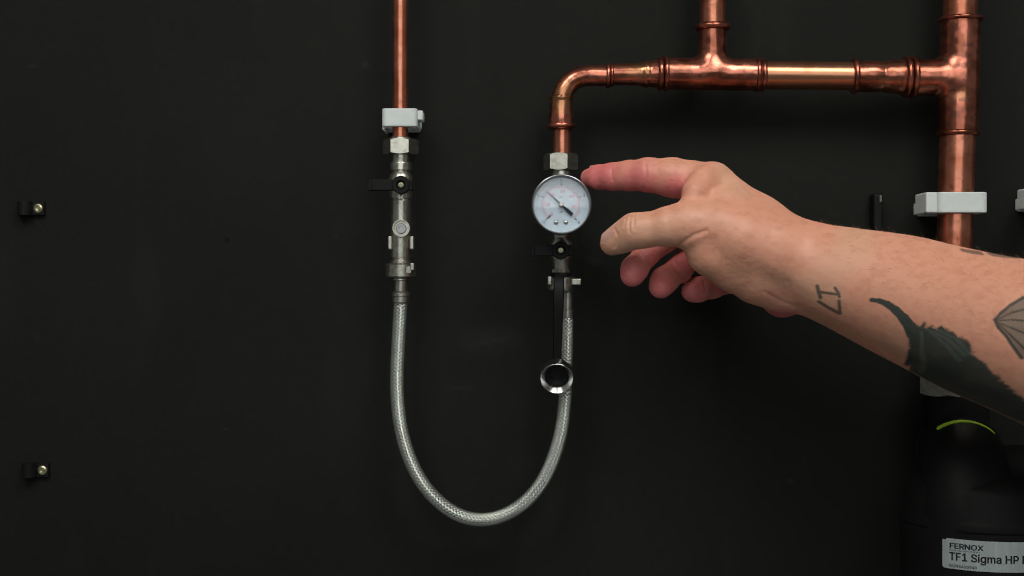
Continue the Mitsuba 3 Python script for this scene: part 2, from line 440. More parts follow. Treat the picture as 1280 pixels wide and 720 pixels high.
# small round test port that faces the room: ring and recessed plug
put(cb + '__test_port', lathe([P(LV, 285, 52)[0], -0.036, P(LV, 285, 52)[2]], [0, -1, 0],
    [(0, R(9, 50)), (0.0085, R(10.4, 50)), (0.0125, R(11.2, 50)), (0.0132, R(10.8, 50)), (0.0132, R(9.6, 50)), (0.0100, R(9.0, 50)), (0.0100, 0.0001)], 40), 'm_nickel', 25)
put(cb + '__plug', yl((LV, 285.4, 50), [(44, 6.6), (47.4, 6.6), (48.0, 5.8), (48.0, 3.6), (46.6, 3.2), (46.6, 0.1)], 32), 'm_bezel', 25)
for sx in (-1, 1):
    put(cb + '__lug', slab(LV + sx * 13.6 - 2.7, LV + sx * 13.6 + 2.7, 295, 312, 32, 43, 0.9), 'm_nickel')
col = tri2man(vl(LV, d, [(328.8, 15), (330, 17.2), (331.2, 18.8), (345.5, 18.8), (347, 17), (347.5, 12)]))
notch = tri2man(slab(505, 513.5, 332, 340.5, 44, 62, 0.3))
put(t + '__union_collar', man2tri(col - notch), 'm_nickel', 25)
put(t + '__collar_lug', slab(512.8, 517.6, 329, 338, 38, 50.5, 0.6), 'm_nickel')

# ------------------------------------------------------------------ braided hose
h = thing('braided_hose', 'braided stainless steel hose hanging in a U between the two valves', 'hose')
put(h + '__end_fitting', vl(LV, d, [(347, 10.5), (348.4, 11.2), (350.2, 11.2), (351, 8.2), (364.5, 8.2), (366, 9.2)]), 'm_nickel')
put(h + '__ferrule', vl(501, d, [(364, 8.6), (365.5, 10.4), (367.5, 11.6), (370, 11.6), (371, 10.7), (377.5, 10.7), (379, 9.6)]), 'm_nickel')
RV = 708.5
put(h + '__end_fitting', vl(RV + 0.5, 33, [(356, 8.8), (364.5, 9), (366, 7), (386, 6.4), (388, 7)]), 'm_nickel')
put(h + '__ferrule', vl(RV + 0.5, 33, [(386, 6.4), (387.5, 7.6), (396.5, 7.6), (398, 6.6)]), 'm_nickel')
LINE = [(500.8, 376, 36), (499.5, 400, 36), (497.3, 440, 37), (496.3, 485, 39), (498.2, 515, 41), (504, 548, 43), (515, 580, 44), (531, 608, 45), (552, 630, 45), (577, 645, 45), (605, 649.5, 45), (634, 642, 44),
        (660, 624, 43), (680, 598, 42), (694, 566, 40), (702, 535, 38), (706, 500, 36), (708, 450, 34), (709, 420, 33), (709, 394, 33)]
path = spline([P(*q) for q in LINE], 700)
tan = np.gradient(path, axis=0)
tan /= np.linalg.norm(tan, axis=1, keepdims=True)
fy = np.array([0, -1.0, 0])
fu = fy - (tan @ fy)[:, None] * tan
fu /= np.linalg.norm(fu, axis=1, keepdims=True)
fv = np.cross(tan, fu)
arc = np.r_[0, np.cumsum(np.linalg.norm(np.diff(path, axis=0), axis=1))]
put(h + '__rubber_core', tube(path[::3], 0.0036, 20), 'm_darkcore', 40)
HR = np.interp(arc / arc[-1], [0, 0.75, 1.0], [0.0048, 0.0048, 0.0040])
S = 640
sa = np.linspace(0.001, arc[-1] - 0.001, S)
cen, U, W, TT = (np.stack([np.interp(sa, arc, q[:, k]) for k in range(3)], 1) for q in (path, fu, fv, tan))
hr = np.interp(sa, arc, HR)
V, F, at = [], [], 0
PITCH, NS, sides = 0.0235, 8, 6
for sgn in (1, -1):
    for k in range(NS):
        th = sgn * 2 * np.pi * sa / PITCH + 2 * np.pi * k / NS
        r_ = hr + 0.00042 * sgn * np.cos(NS * th)
        rad = np.cos(th)[:, None] * U + np.sin(th)[:, None] * W
        c = cen + r_[:, None] * rad
        tg = np.gradient(c, axis=0)
        tg /= np.linalg.norm(tg, axis=1, keepdims=True)
        side = np.cross(tg, rad)
        side /= np.linalg.norm(side, axis=1, keepdims=True)
        for q in range(sides):
            a = 2 * np.pi * q / sides
            V.append(c + math.cos(a) * 0.00076 * side + math.sin(a) * 0.00040 * rad)
        ring = at + np.arange(sides)[:, None] * S + np.arange(S)[None]
        nxt = np.roll(ring, -1, 0)
        F.append(np.stack([ring[:, :-1], nxt[:, :-1], nxt[:, 1:]], -1).reshape(-1, 3))
        F.append(np.stack([ring[:, :-1], nxt[:, 1:], ring[:, 1:]], -1).reshape(-1, 3))
        at += sides * S
bm = trimesh.Trimesh(np.concatenate(V), np.concatenate(F), process=False)
k = put(h + '__steel_braid', bm, 'm_steel', True)
labels[k] = {'kind': 'stuff'}

# ------------------------------------------------------------------ right valve behind the gauge
RX = 701
t = thing('gauge_valve', 'nickel valve with black lever and union half hidden behind the pressure gauge', 'valve')
d = PD
put(t + '__compression_nut', hexnut(RX, d, 192.5, 213.5, 21.8, math.radians(-10)), 'm_nickel', 12)
put(t + '__body', vl(RX + 0.5, d, [(211, 12), (213, 12.6), (222, 12.6), (224, 13.4), (240, 15), (270, 15), (285, 12), (290, 12), (297, 12), (299, 11), (303, 13.8), (308, 15), (314, 15.3), (320, 14), (323.5, 12.8),
                                   (324.5, 12.8), (325, 11.6), (333, 11), (337, 10), (340.5, 10), (342, 8.2), (347, 8.2)]), 'm_nickel')
for a in np.arange(12) * np.pi / 6:
    o_ = P(RX, 336, d)
    put(t + '__neck_rib', lathe(o_ + np.array([math.cos(a), math.sin(a), 0]) * R(9.6, d), [0, 0, -1], [(0, 0.0004), (0.0006, 0.0011), (0.0034, 0.0011), (0.0040, 0.0005)], 8), 'm_nickel')
put(t + '__gauge_boss', yl((RX, 256, 50), [(30, 11), (52, 11), (52, 8.5), (60, 8.5)]), 'm_nickel')
put(t + '__lever_stem', yl((RX, 313, 50), [(30, 9), (53, 8)]), 'm_nickel')
lever(t, RX, 313, 665, 52, 60, 'm_screw')
put(t + '__union_collar', vl(RX + 1, d - 1, [(345.6, 12), (347.2, 16.6), (348.6, 17.6), (361.5, 17.6), (363.6, 16), (364.4, 10)]), 'm_nickel')
put(t + '__collar_lug', slab(714.5, 726.5, 348, 356.5, 34, 47, 0.9), 'm_nickel')
put(t + '__collar_lug', slab(684.5, 690, 345, 356.5, 32, 44, 0.9), 'm_nickel')

# ------------------------------------------------------------------ blanking cap on its strap
t = thing('blanking_cap', 'loose round nickel blanking cap hanging open on a black rubber strap', 'cap')
sp = [P(*q) for q in [(698.5, 343.5, 52), (698.6, 352, 56), (698.2, 372, 58), (697.4, 400, 55), (696.8, 430, 50), (696.6, 452, 47), (696.6, 466, 46.5)]]
sp = spline(sp, 40)
sw = np.interp(np.linspace(0, 1, 40), [0, 0.06, 0.3, 0.75, 1], [0.0036, 0.0042, 0.0042, 0.0034, 0.0030])
V = np.concatenate([sp + np.outer(sw * sx, [1, 0, 0]) + np.array([0, sy, 0]) for sx, sy in ((-1, 0.0006), (-0.8, -0.0010), (0.8, -0.0010), (1, 0.0006), (0.8, 0.0012), (-0.8, 0.0012))])
ring = np.arange(6)[:, None] * 40 + np.arange(40)
nxt = np.roll(ring, -1, 0)
F = np.concatenate([np.stack([ring[:, :-1], nxt[:, 1:], nxt[:, :-1]], -1).reshape(-1, 3), np.stack([ring[:, :-1], ring[:, 1:], nxt[:, 1:]], -1).reshape(-1, 3)])
put(t + '__strap', trimesh.Trimesh(V, F, process=False), 'm_rubber', 40)
put(t + '__strap_ring', bead(P(RX, 343.5, d), [0, 0, 1], R(10.4, d), R(2.4, d), w=1.2), 'm_rubber')
cc, ca = P(696, 471.5, 56), unit([-0.03, -1, -0.42])
ro = R(21.0, 56)
cup = tri2man(lathe(cc - ca * 0.008, ca, [(0, ro * 0.86), (0.001, ro * 0.97), (0.002, ro), (0.0098, ro), (0.0106, ro * 0.985), (0.0109, ro * 0.95), (0.0074, ro * 0.735), (0.0066, ro * 0.72), (0.0028, ro * 0.70), (0.0028, 0.0001)], 72))
u_, v_, _ = frame(ca)
flats = m3.CrossSection([[(math.cos(a) * ro * 1.045, math.sin(a) * ro * 1.045) for a in np.arange(8) * np.pi / 4 + np.pi / 8 + 0.2]]).extrude(0.03)
ft = man2tri(flats)
fv_ = np.array(ft.vertices)
ft.vertices = cc - ca * 0.015 + fv_[:, :1] * u_ + fv_[:, 1:2] * v_ + fv_[:, 2:] * ca
put(t + '__cap_ring', man2tri(cup ^ tri2man(ft)), 'm_chrome', 25)
put(t + '__washer', lathe(cc - ca * 0.0054, ca, [(0, ro * 0.69), (0.0014, ro * 0.69), (0.0016, ro * 0.65), (0.0016, ro * 0.36), (0.0012, ro * 0.34), (0.0012, 0.0001)], 48), 'm_rubber')

# ------------------------------------------------------------------ pressure gauge
t = thing('pressure_gauge', 'round pressure gauge with white dial and black needle, touched by the forefinger', 'gauge')
GD = 84                       # depth of the dial face
gc = P(701.5, 256, GD)
gr = R(37.6, GD)
g = lambda depth: np.array([gc[0], -depth / 1000, gc[2]])
F1 = np.array([0, -1.0, 0])
put(t + '__case', lathe(g(56), F1, [(0, gr * 0.45), (0.001, gr * 0.55), (0.003, gr * 0.86), (0.006, gr * 0.95), (0.026, gr * 0.955), (0.0272, gr * 0.90), (0.0272, 0.0001)], 72), 'm_black')
put(t + '__bezel', lathe(g(56), F1, [(0.020, gr * 0.956), (0.020, gr * 0.985), (0.021, gr), (0.0345, gr), (0.0354, gr * 0.993), (0.0360, gr * 0.978), (0.0362, gr * 0.960), (0.0359, gr * 0.942), (0.0352, gr * 0.929), (0.0342, gr * 0.924), (0.0272, gr * 0.924)], 96), 'm_bezel', 25)
dl = put(t + '__dial', lathe(g(GD - 0.5), F1, [(0, gr * 0.922), (0.0005, gr * 0.922), (0.0005, 0.0001)], 72), 'm_dial', 20)


def flat(poly_pts, lift=0.00005):
    v = [[gc[0] + a, -GD / 1000 - lift, gc[2] + b] for a, b in poly_pts]
    return v


def dialmesh(parts):
    V, F, at = [], [], 0
    for q in parts:
        V += flat(q, 0.0001)
        F += [[at, at + i, at + i + 1] for i in range(1, len(q) - 1)]
        at += len(q)
    return trimesh.Trimesh(np.array(V), np.array(F), process=False)


def tick(ang, r0, r1, w):
    c, s = math.cos(ang), math.sin(ang)
    return [(gr * r0 * c - w * s, gr * r0 * s + w * c), (gr * r0 * c + w * s, gr * r0 * s - w * c), (gr * r1 * c + w * s, gr * r1 * s - w * c), (gr * r1 * c - w * s, gr * r1 * s + w * c)]


def word(txt, ang, r, hgt, bold=True):
    m = meshkit.text_mesh(txt, hgt, 0.00008, bold)
    b = m.bounds
    m.apply_translation([-(b[0][0] + b[1][0]) / 2, -(b[0][1] + b[1][1]) / 2, 0])
    v = np.array(m.vertices)
    m.vertices = np.stack([gc[0] + gr * r * math.cos(ang) + v[:, 0], -GD / 1000 - 0.00005 - v[:, 2], gc[2] + gr * r * math.sin(ang) + v[:, 1]], 1)
    return m


bar_ang = lambda b: math.radians(225 - 67.5 * b)
psi_ang = lambda p: math.radians(225 - 270 * p / 58.0)
black = [dialmesh([tick(bar_ang(b / 10), 0.645 if b % 10 else 0.62, 0.69 if b % 10 else 0.74, 0.00013 if b % 10 else 0.00032) for b in range(41)])]
black += [word(str(b), bar_ang(b), 0.825, 0.0021) for b in range(5)] + [word('bar', math.pi / 2, 0.26, 0.0012), word('psi', -math.pi / 2, 0.24, 0.0014)]
black += [dialmesh([tick(math.radians(225), 0.50, 0.64, 0.0006)])]
put(dl + '__black_scale', trimesh.util.concatenate(black), 'm_ink', False)
red = [dialmesh([tick(psi_ang(p), 0.55, 0.62 if p % 5 else 0.63, 0.00014) for p in range(0, 59)] +
                [[(gr * r0 * math.cos(a), gr * r0 * math.sin(a)) for r0, a in ((0.615, psi_ang(p)), (0.625, psi_ang(p)), (0.625, psi_ang(p + 1)), (0.615, psi_ang(p + 1)))] for p in range(58)])]
red += [word(str(p), psi_ang(p), 0.45, 0.0022) for p in range(0, 60, 10)]
put(dl + '__red_scale', trimesh.util.concatenate(red), 'm_redink', False)
for sx in (-0.165, 0.165):
    q = gc + np.array([gr * sx - gr * 0.01, 0, -gr * 0.575])
    put(dl + '__screw', lathe(q, F1, [(0, gr * 0.083), (0.0006, gr * 0.08), (0.0011, gr * 0.055), (0.0013, 0.0001)], 28), 'm_chrome')
na = math.radians(137.5)
nd, nn = np.array([math.cos(na), 0, math.sin(na)]), np.array([-math.sin(na), 0, math.cos(na)])
npt = [(-0.50, 0.000), (-0.495, 0.055), (-0.27, 0.055), (-0.12, 0.03), (0, 0.028), (0.68, 0.010), (0.69, 0.0)]
out = [(a, b) for a, b in npt] + [(a, -b) for a, b in npt[::-1][1:-1]]
q3 = [gc + gr * (a * nd + b * nn) for a, b in out]
nm = m3.CrossSection([[(q[0], q[2]) for q in q3]])
if nm.area() < 1e-9:
    nm = m3.CrossSection([[(q[0], q[2]) for q in q3[::-1]]])
ne = man2tri(nm.extrude(0.0004))
nv = np.array(ne.vertices)
ne.vertices = np.stack([nv[:, 0], -GD / 1000 - 0.0016 - nv[:, 2], nv[:, 1]], 1)
ne.invert()
put(t + '__needle', ne, 'm_ink', False)
put(t + '__hub', lathe(gc, F1, [(0, gr * 0.07), (0.0022, gr * 0.085), (0.0030, gr * 0.08), (0.0034, gr * 0.05), (0.0034, 0.0001)], 32), 'm_nickel')
u_ = np.linspace(0, 1, 10)
disc = [(0.0, gr * 0.923), (0.0006, gr * 0.91), (0.0010, gr * 0.88), (0.0014, gr * 0.5), (0.0015, 0.00001)]
a_ = np.arange(72) * 2 * np.pi / 72
V = np.concatenate([g(GD + 4.6)[None] + np.stack([r * np.cos(a_), 0 * a_ - z, r * np.sin(a_)], 1) for z, r in disc])
i_ = np.arange(72)
j_ = (i_ + 1) % 72
F = np.concatenate([np.concatenate([np.stack([k * 72 + i_, k * 72 + j_, k * 72 + 72 + j_], 1), np.stack([k * 72 + i_, k * 72 + 72 + j_, k * 72 + 72 + i_], 1)]) for k in range(len(disc) - 1)])
put(t + '__lens', trimesh.Trimesh(V, F, process=False), 'm_lens', True)

# ------------------------------------------------------------------ copper pipework on the right
t = thing('copper_pipework', 'copper pipework with elbow, reducer and two tees above the gauge and hand', 'pipework')
CD = 38
X1, Z1 = np.array([1.0, 0, 0]), np.array([0, 0, 1.0])
put(t + '__straight_pipe', vl(702.5, PD, [(150, 11), (196, 11)]), 'm_copper', label='short vertical copper pipe under the elbow')
# elbow
pts = [P(701.5, 128, CD), P(701.5, 122, CD)]
cx, cy, rr = 735.5, 128.5, 34
pts = [P(701.5, 134, CD), P(701.5, 130, CD)] + [P(cx - rr * math.cos(a), cy - rr * math.sin(a), CD) for a in np.linspace(0.05, np.pi / 2 - 0.05, 22)] + [P(740, 94.5, CD), P(762, 94.5, CD)]
e = put(t + '__elbow', tube(pts, R(13, CD), 40), 'm_fitting', 40)
put(e + '__socket', vl(701.5, CD, [(120, 12.8), (121, 14), (124, 14.4), (126, 13.9), (127, 14.6), (143, 15.2), (146, 15.8), (151, 15.5), (154, 15.4), (161, 15), (162.5, 12.2)]), 'm_fitting')
put(e + '__bead', bead(P(701.5, 157.6, CD), Z1, R(14.6, CD), R(3.2, CD)), 'm_fitting')
put(e + '__bead', bead(P(701.5, 122.5, CD), Z1, R(13.2, CD), R(1.8, CD)), 'm_fitting')
put(e + '__bead', bead(P(759.8, 94.4, CD), X1, R(13.6, CD), R(2.6, CD)), 'm_fitting')
put(e + '__bead', bead(P(764.6, 94.2, CD), X1, R(12.6, CD), R(2.0, CD)), 'm_fitting')
# reducer
r = put(t + '__reducer', hl(93.4, CD, [(764, 12), (768, 13.2), (790, 13.8), (800, 14.4), (804, 15.6), (806, 16.6), (809, 16.8), (812, 15.8), (815, 16.6), (823, 17.4), (826, 16)], dy=-1.2), 'm_fitting')
put(r + '__bead', bead(P(825.2, 92.2, CD), X1, R(17.4, CD), R(3.8, CD)), 'm_fitting')
# tee 1
h_ = 0.0007
lo, hi = P(820, 122, CD), P(962, 22, CD)
fld = Field([lo[0], -CD / 1000 - 0.018, lo[2]], [hi[0], -CD / 1000 + 0.018, hi[2]], h_)
f = fld.empty()
q = lambda px, py: P(px, py, CD)


def cyl(fld, f, a, b, ra, k):
    """Flat-ended cylinder joined into the field."""
    a, b = np.asarray(a), np.asarray(b)
    X, Y, Z = np.meshgrid(*fld.ax, indexing='ij')
    ax = unit(b - a)
    L = np.linalg.norm(b - a)
    s = (X - a[0]) * ax[0] + (Y - a[1]) * ax[1] + (Z - a[2]) * ax[2]
    rr = np.sqrt(np.maximum((X - a[0]) ** 2 + (Y - a[1]) ** 2 + (Z - a[2]) ** 2 - s ** 2, 0)) - ra
    e_ = np.maximum(-s, s - L)
    dd = np.where((rr > 0) & (e_ > 0), np.hypot(rr, e_), np.maximum(rr, e_))
    return smin(f, dd.astype(np.float32), k)


f = cyl(fld, f, q(830, 92), q(951, 93.4), R(19.8, CD), 1e-5)
f = cyl(fld, f, q(890.5, 92), q(890.5, 33), R(17.2, CD), 0.007)
k = put(t + '__tee', nets(f, fld.lo, h_), 'm_fitting', 40)
put(k + '__bead', bead(P(832.2, 92, CD), X1, R(19, CD), R(3.0, CD)), 'm_fitting')
put(k + '__bead', bead(P(946.5, 93.4, CD), X1, R(18.6, CD), R(3.2, CD)), 'm_fitting')
put(k + '__bead', bead(P(953.5, 93.6, CD), X1, R(17.6, CD), R(3.2, CD)), 'm_fitting')
put(k + '__bead', bead(P(890.8, 34, CD), Z1, R(18.6, CD), R(4.2, CD)), 'm_fitting')
put(t + '__straight_pipe', vl(892, CD, [(-120, 16), (34, 16)], dx=-1.2), 'm_copper', label='vertical copper pipe rising from the middle tee')
put(t + '__straight_pipe', hl(94.2, CD, [(953, 17.4), (1066, 17.4)], dy=0.8), 'm_tarnished', label='horizontal brownish copper pipe between the two tees')
# coupling
c = put(t + '__coupling', hl(95.4, CD, [(1064, 16), (1070, 19.2), (1074, 19.0), (1086, 19.6), (1097, 19.4), (1101, 18.4), (1104, 18.6), (1108, 20), (1120, 21.2), (1128, 21.6), (1132, 20)], dy=0.6), 'm_fitting')
put(c + '__bead', bead(P(1067.5, 95.2, CD), X1, R(19.4, CD), R(3.4, CD)), 'm_fitting')
put(c + '__bead', bead(P(1132.5, 95.8, CD), X1, R(22.6, CD), R(4.0, CD)), 'm_fitting')
# tee 2
lo, hi = P(1128, 176, CD), P(1240, 14, CD)
fld = Field([lo[0], -CD / 1000 - 0.022, lo[2]], [hi[0], -CD / 1000 + 0.022, hi[2]], 0.0008)
f = cyl(fld, fld.empty(), q(1200.8, 24), q(1197.4, 167), R(24.4, CD), 1e-5)
f = cyl(fld, f, q(1137, 96.4), q(1200, 97), R(22.6, CD), 0.007)
k = put(t + '__tee', nets(f, fld.lo, 0.0008), 'm_fitting', 40)
put(k + '__bead', bead(P(1140.5, 96.4, CD), X1, R(23.4, CD), R(3.6, CD)), 'm_fitting')
put(k + '__bead', bead(P(1200.9, 24.5, CD), Z1, R(24.4, CD), R(3.6, CD), w=0.8), 'm_fitting')
put(k + '__bead', bead(P(1197.2, 167, CD), Z1, R(23.2, CD), R(3.4, CD)), 'm_fitting')
put(t + '__straight_pipe', vl(1202.5, CD, [(-130, 21), (30, 21)], dx=-2.5), 'm_copper', label='thick vertical copper pipe above the right tee')
put(t + '__straight_pipe', vl(1197.2, CD, [(160, 22), (470, 22)], dx=-9), 'm_copper', label='thick vertical copper pipe below the right tee, held by a white clip')

# white clips on the right
def wide_clip(key, x, label):
    t = thing(key, label, 'pipe clip', 'white plastic pipe clips')
    put(t + '__strap', clip_body(x + 49.5, CD, 242, 267.5, 62, 58, 22.5, 4), 'm_white')
    put(t + '__latch', slab(x + 13, x + 29, 240, 266, 24, 54, 1.4), 'm_white')
    put(t + '__latch_tooth', slab(x + 10, x + 16, 252, 266.5, 20, 48, 0.8), 'm_white')
    put(t + '__base', slab(x + 12, x + 82, 244, 267, 0.3, 22, 1.0), 'm_white')


wide_clip('pipe_clip_001', 1144.5, 'broad white plastic pipe clip on the thick copper pipe above the forearm')
c0 = set(scene)
wide_clip('pipe_clip_002', 1144.5, 'white plastic pipe clip cut off by the right edge of the picture')
for k in [k for k in scene if k not in c0]:
    scene[k]['to_world'] = T().translate([R(130.5, 50), 0, R(6, 50)])

# ------------------------------------------------------------------ small clips on the wall
def wall_clip(key, x, y, label):
    t = thing(key, label, 'cable clip', 'black cable clips with one screw on the left of the wall')
    a = P(x - 16, y, 6)
    hw, hh = R(8.5, 6), R(9, 6)
    prof = [(a[0] - hw, -0.0002), (a[0] + hw, -0.0002)] + [(a[0] + hw * math.cos(s), -0.004 - 0.007 * math.sin(s)) for s in np.linspace(0, np.pi, 15)]
    r_ = 0.0005
    body = rprism(prof, a[2] - hh, a[2] + hh, r_, 'z')
    hole = tri2man(lathe([a[0] - 0.0005, -0.0042, a[2] - 0.02], [0, 0, 1], [(0, 0.0033), (0.04, 0.0033)]))
    put(t + '__saddle', man2tri(body - hole), 'm_black')
    put(t + '__foot', slab(x - 11, x + 8.5, y - 8.5, y + 8.5, 0.3, 4.2, 0.6), 'm_black')
    o = P(x + 0.5, y, 6)
    head = tri2man(lathe([o[0], -0.0038, o[2]], [0, -1, 0], [(0, R(6.0, 6)), (0.0012, R(6.2, 6)), (0.0020, R(5.6, 6)), (0.0026, R(4.0, 6)), (0.0016, R(2.6, 6)), (0.0014, R(1.6, 6)), (0.0022, R(1.0, 6)), (0.0022, 0.0001)], 36))
    put(t + '__screw', man2tri(head), 'm_brass', 25)


wall_clip('cable_clip', 46.5, 260.5, 'small black cable clip with brass screw high on the left of the wall')
wall_clip('cable_clip_001', 52, 588, 'small black cable clip with brass screw low on the left of the wall')

# narrow black lever end seen above the forearm
t = thing('black_bracket', 'narrow upright black plastic bracket on the wall, just above the forearm', 'bracket')
put(t + '__upright', slab(1092, 1104, 241.5, 345, 0.3, 15, 2.2), 'm_black')
put(t + '__glint_slab', slab(1099.6, 1102.6, 244, 252.5, 11, 15.4, 0.35), 'm_glint')  # small grey slab in place of a highlight on the bracket edge

# ------------------------------------------------------------------ filter at the lower right
t = thing('black_filter', 'black plastic heating filter with a silver label, under the forearm at lower right', 'filter')
put(t + '__compression_nut', hexnut(1192, CD + 4, 458, 494, 43, math.radians(4)), 'm_nickel', 12, label='grey hexagon nut on top of the filter')
put(t + '__inlet_neck', vl(1195, CD + 4, [(490, 30), (492, 38), (500, 40), (530, 40)]), 'm_black')
bend = spline([P(*q) for q in [(1196, 560, 14), (1198, 561, 34), (1201, 565, 56), (1204.5, 577, 76), (1207, 598, 90), (1208, 622, 96), (1208.5, 660, 97)]], 60)
br = R(50, 60)
put(t + '__elbow', tube(bend, br * np.interp(np.linspace(0, 1, 60), [0, 0.55, 0.85, 1], [1, 1, 1.12, 1.16]), 64), 'm_black', 40)
put(t + '__elbow_collar', tube(bend[2:14], np.interp(np.linspace(0, 1, 12), [0, 0.1, 0.9, 1], [br * 1.0, br * 1.09, br * 1.09, br * 1.01]), 64), 'm_black')
k_ = 29
hx = unit(bend[k_ + 1] - bend[k_ - 1])
hu = unit(np.array([1.0, 0, 0]) - hx[0] * hx)
hw = np.cross(hu, hx)
hw = hw if hw[2] > 0 else -hw
ga = np.linspace(math.radians(133), math.radians(48), 40)
gp = np.array([bend[k_] + hx * 0.001 + br * 0.998 * (math.cos(a) * hu + math.sin(a) * hw) for a in ga])
put(t + '__green_ring', tube(gp, np.interp(np.linspace(0, 1, 40), [0, 0.05, 0.45, 1], [0.0012, 0.0019, 0.0014, 0.0006]), 10), 'm_green', 40, label='yellow-green arc on the filter elbow')
put(t + '__outlet_arm', hl(600, 78, [(1180, 30), (1196, 40), (1225, 42), (1228, 44), (1330, 44), (1336, 40), (1400, 40)]), 'm_black')
FX, FD = 1232, 78
FR = 104
put(t + '__cap_ring', vl(FX, FD, [(590, 78), (598, 92), (608, 98), (634, 101), (640, 103.5), (644, 104.2), (649, 104.2), (651, 103)], 96), 'm_black')
put(t + '__canister', vl(FX, FD, [(650.5, 101), (652, FR - 0.5), (900, FR - 2), (925, FR - 14), (930, 60)], 128), 'm_black')
ctr = P(FX, 690, FD)
rad = R(FR, FD)


def wrap(m, lift):
    """Wraps a mesh laid out in (arc length, height, lift) round the canister."""
    v = np.array(m.vertices)
    th = v[:, 0] / rad
    r_ = rad + lift + v[:, 2]
    m.vertices = np.stack([ctr[0] + r_ * np.sin(th), ctr[1] - r_ * np.cos(th), v[:, 1]], 1)
    return m


from shapely import box as sbox


def seen_at(th):
    """Layout position of the canister's surface at angle th from the front."""
    return 640 + (ctr[0] + rad * math.sin(th)) / (PX * (D + ctr[1] - rad * math.cos(th)) / D)


th0 = min(np.linspace(-1.2, 0, 400), key=lambda a: abs(seen_at(a) - 1178))
zt, zb = 0.0, 0.0
# heights of the label on the canister's front-left surface
ld = (FD / 1000 + rad * math.cos(th0)) * 1000
zt, zb = P(1178, 671.5, ld)[2], P(1178, 709, ld)[2]
s0, s1 = th0 * rad, th0 * rad + 0.118
lab = sbox(s0 + 0.002, zb + 0.002, s1 - 0.002, zt - 0.002).buffer(0.002, quad_segs=6)
nx_, nz_ = 60, 12
gx, gz = np.meshgrid(np.linspace(s0, s1, nx_), np.linspace(zb, zt, nz_), indexing='ij')
cr = 0.002
# round the corners of the sheet
cxm = np.clip(gx, s0 + cr, s1 - cr)
czm = np.clip(gz, zb + cr, zt - cr)
dd = np.hypot(gx - cxm, gz - czm)
k_ = np.where(dd > cr, cr / np.maximum(dd, 1e-9), 1)
gx, gz = cxm + (gx - cxm) * k_, czm + (gz - czm) * k_
V = np.stack([gx.ravel(), gz.ravel(), 0 * gx.ravel()], 1)
ii = (np.arange(nx_ - 1)[:, None] * nz_ + np.arange(nz_ - 1)[None]).ravel()
F = np.concatenate([np.stack([ii, ii + nz_, ii + nz_ + 1], 1), np.stack([ii, ii + nz_ + 1, ii + 1], 1)])
lk = put(t + '__label', wrap(trimesh.Trimesh(V, F, process=False), 0.0003), 'm_foil', True, label='silver label with black lettering')


def print_on(txt, s, z, hgt, bold, sx=1.0):
    m = meshkit.text_mesh(txt, hgt, 0.0001, bold)
    m = m.subdivide_to_size(0.004)
    v = np.array(m.vertices)
    v[:, 0] = v[:, 0] * sx + s
    v[:, 1] += z
    m.vertices = v
    return wrap(m, 0.0004)


txt = [print_on('FERNOX', s0 + 0.0052, zt - 0.0070, 0.0037, True, 1.18),
       print_on('WATER TREATMENT EXPERTS', s0 + 0.0052, zt - 0.0088, 0.0009, False, 1.22),
       print_on('TF1 Sigma HP Filter', s0 + 0.0050, zt - 0.0155, 0.0055, True, 0.96),
       print_on('00236410940', s0 + 0.0048, zt - 0.0205, 0.0019, True, 1.1)]
txt += [print_on('FERNOX', s0 + 0.0054, zt - 0.00695, 0.0037, True, 1.18), print_on('TF1 Sigma HP Filter', s0 + 0.00515, zt - 0.01545, 0.0055, True, 0.96)]
put(lk + '__lettering', trimesh.util.concatenate(txt), 'm_ink', False)

t = thing('metal_rod', 'thin chrome rod at the bottom edge just left of the black filter', 'rod')
put(t + '__shaft', vl(1139, 40, [(694, 1.2), (699, 3), (708, 3.6), (840, 3.6)]), 'm_chrome')
put(t + '__sleeve', vl(1142, 34, [(706, 4), (710, 6), (840, 6)]), 'm_black')

# ------------------------------------------------------------------ the hand and forearm
CREASES = [  # (layout points, surface depth mm, half width mm, depth mm)
    ([(789, 270), (786, 280), (787, 291)], 138, 0.8, 0.45), ([(794, 270), (792, 282)], 140, 0.7, 0.35), ([(783, 273), (780, 284)], 137, 0.7, 0.35),
    ([(846, 312), (858, 301), (870, 293), (884, 288)], 160, 1.5, 0.7), 
    ([(838, 247), (837, 236), (839, 226)], 108, 1.0, 0.35), ([(806, 205), (807, 220), (805, 236)], 96, 1.1, 0.5),
    ([(764, 212), (765, 226)], 80, 1.0, 0.35), ([(806, 328), (801, 320), (799, 311)], 100, 0.8, 0.4), ([(852, 344), (846, 337), (843, 330)], 88, 0.8, 0.35), ([(882, 366), (878, 352)], 72, 0.8, 0.45),
    ([(950, 365), (968, 375), (990, 383)], 120, 1.4, 0.35), ([(985, 350), (1003, 362), (1014, 380)], 155, 2.2, 0.2), ([(769, 287), (772, 297), (768, 309)], 130, 0.9, 0.5)]


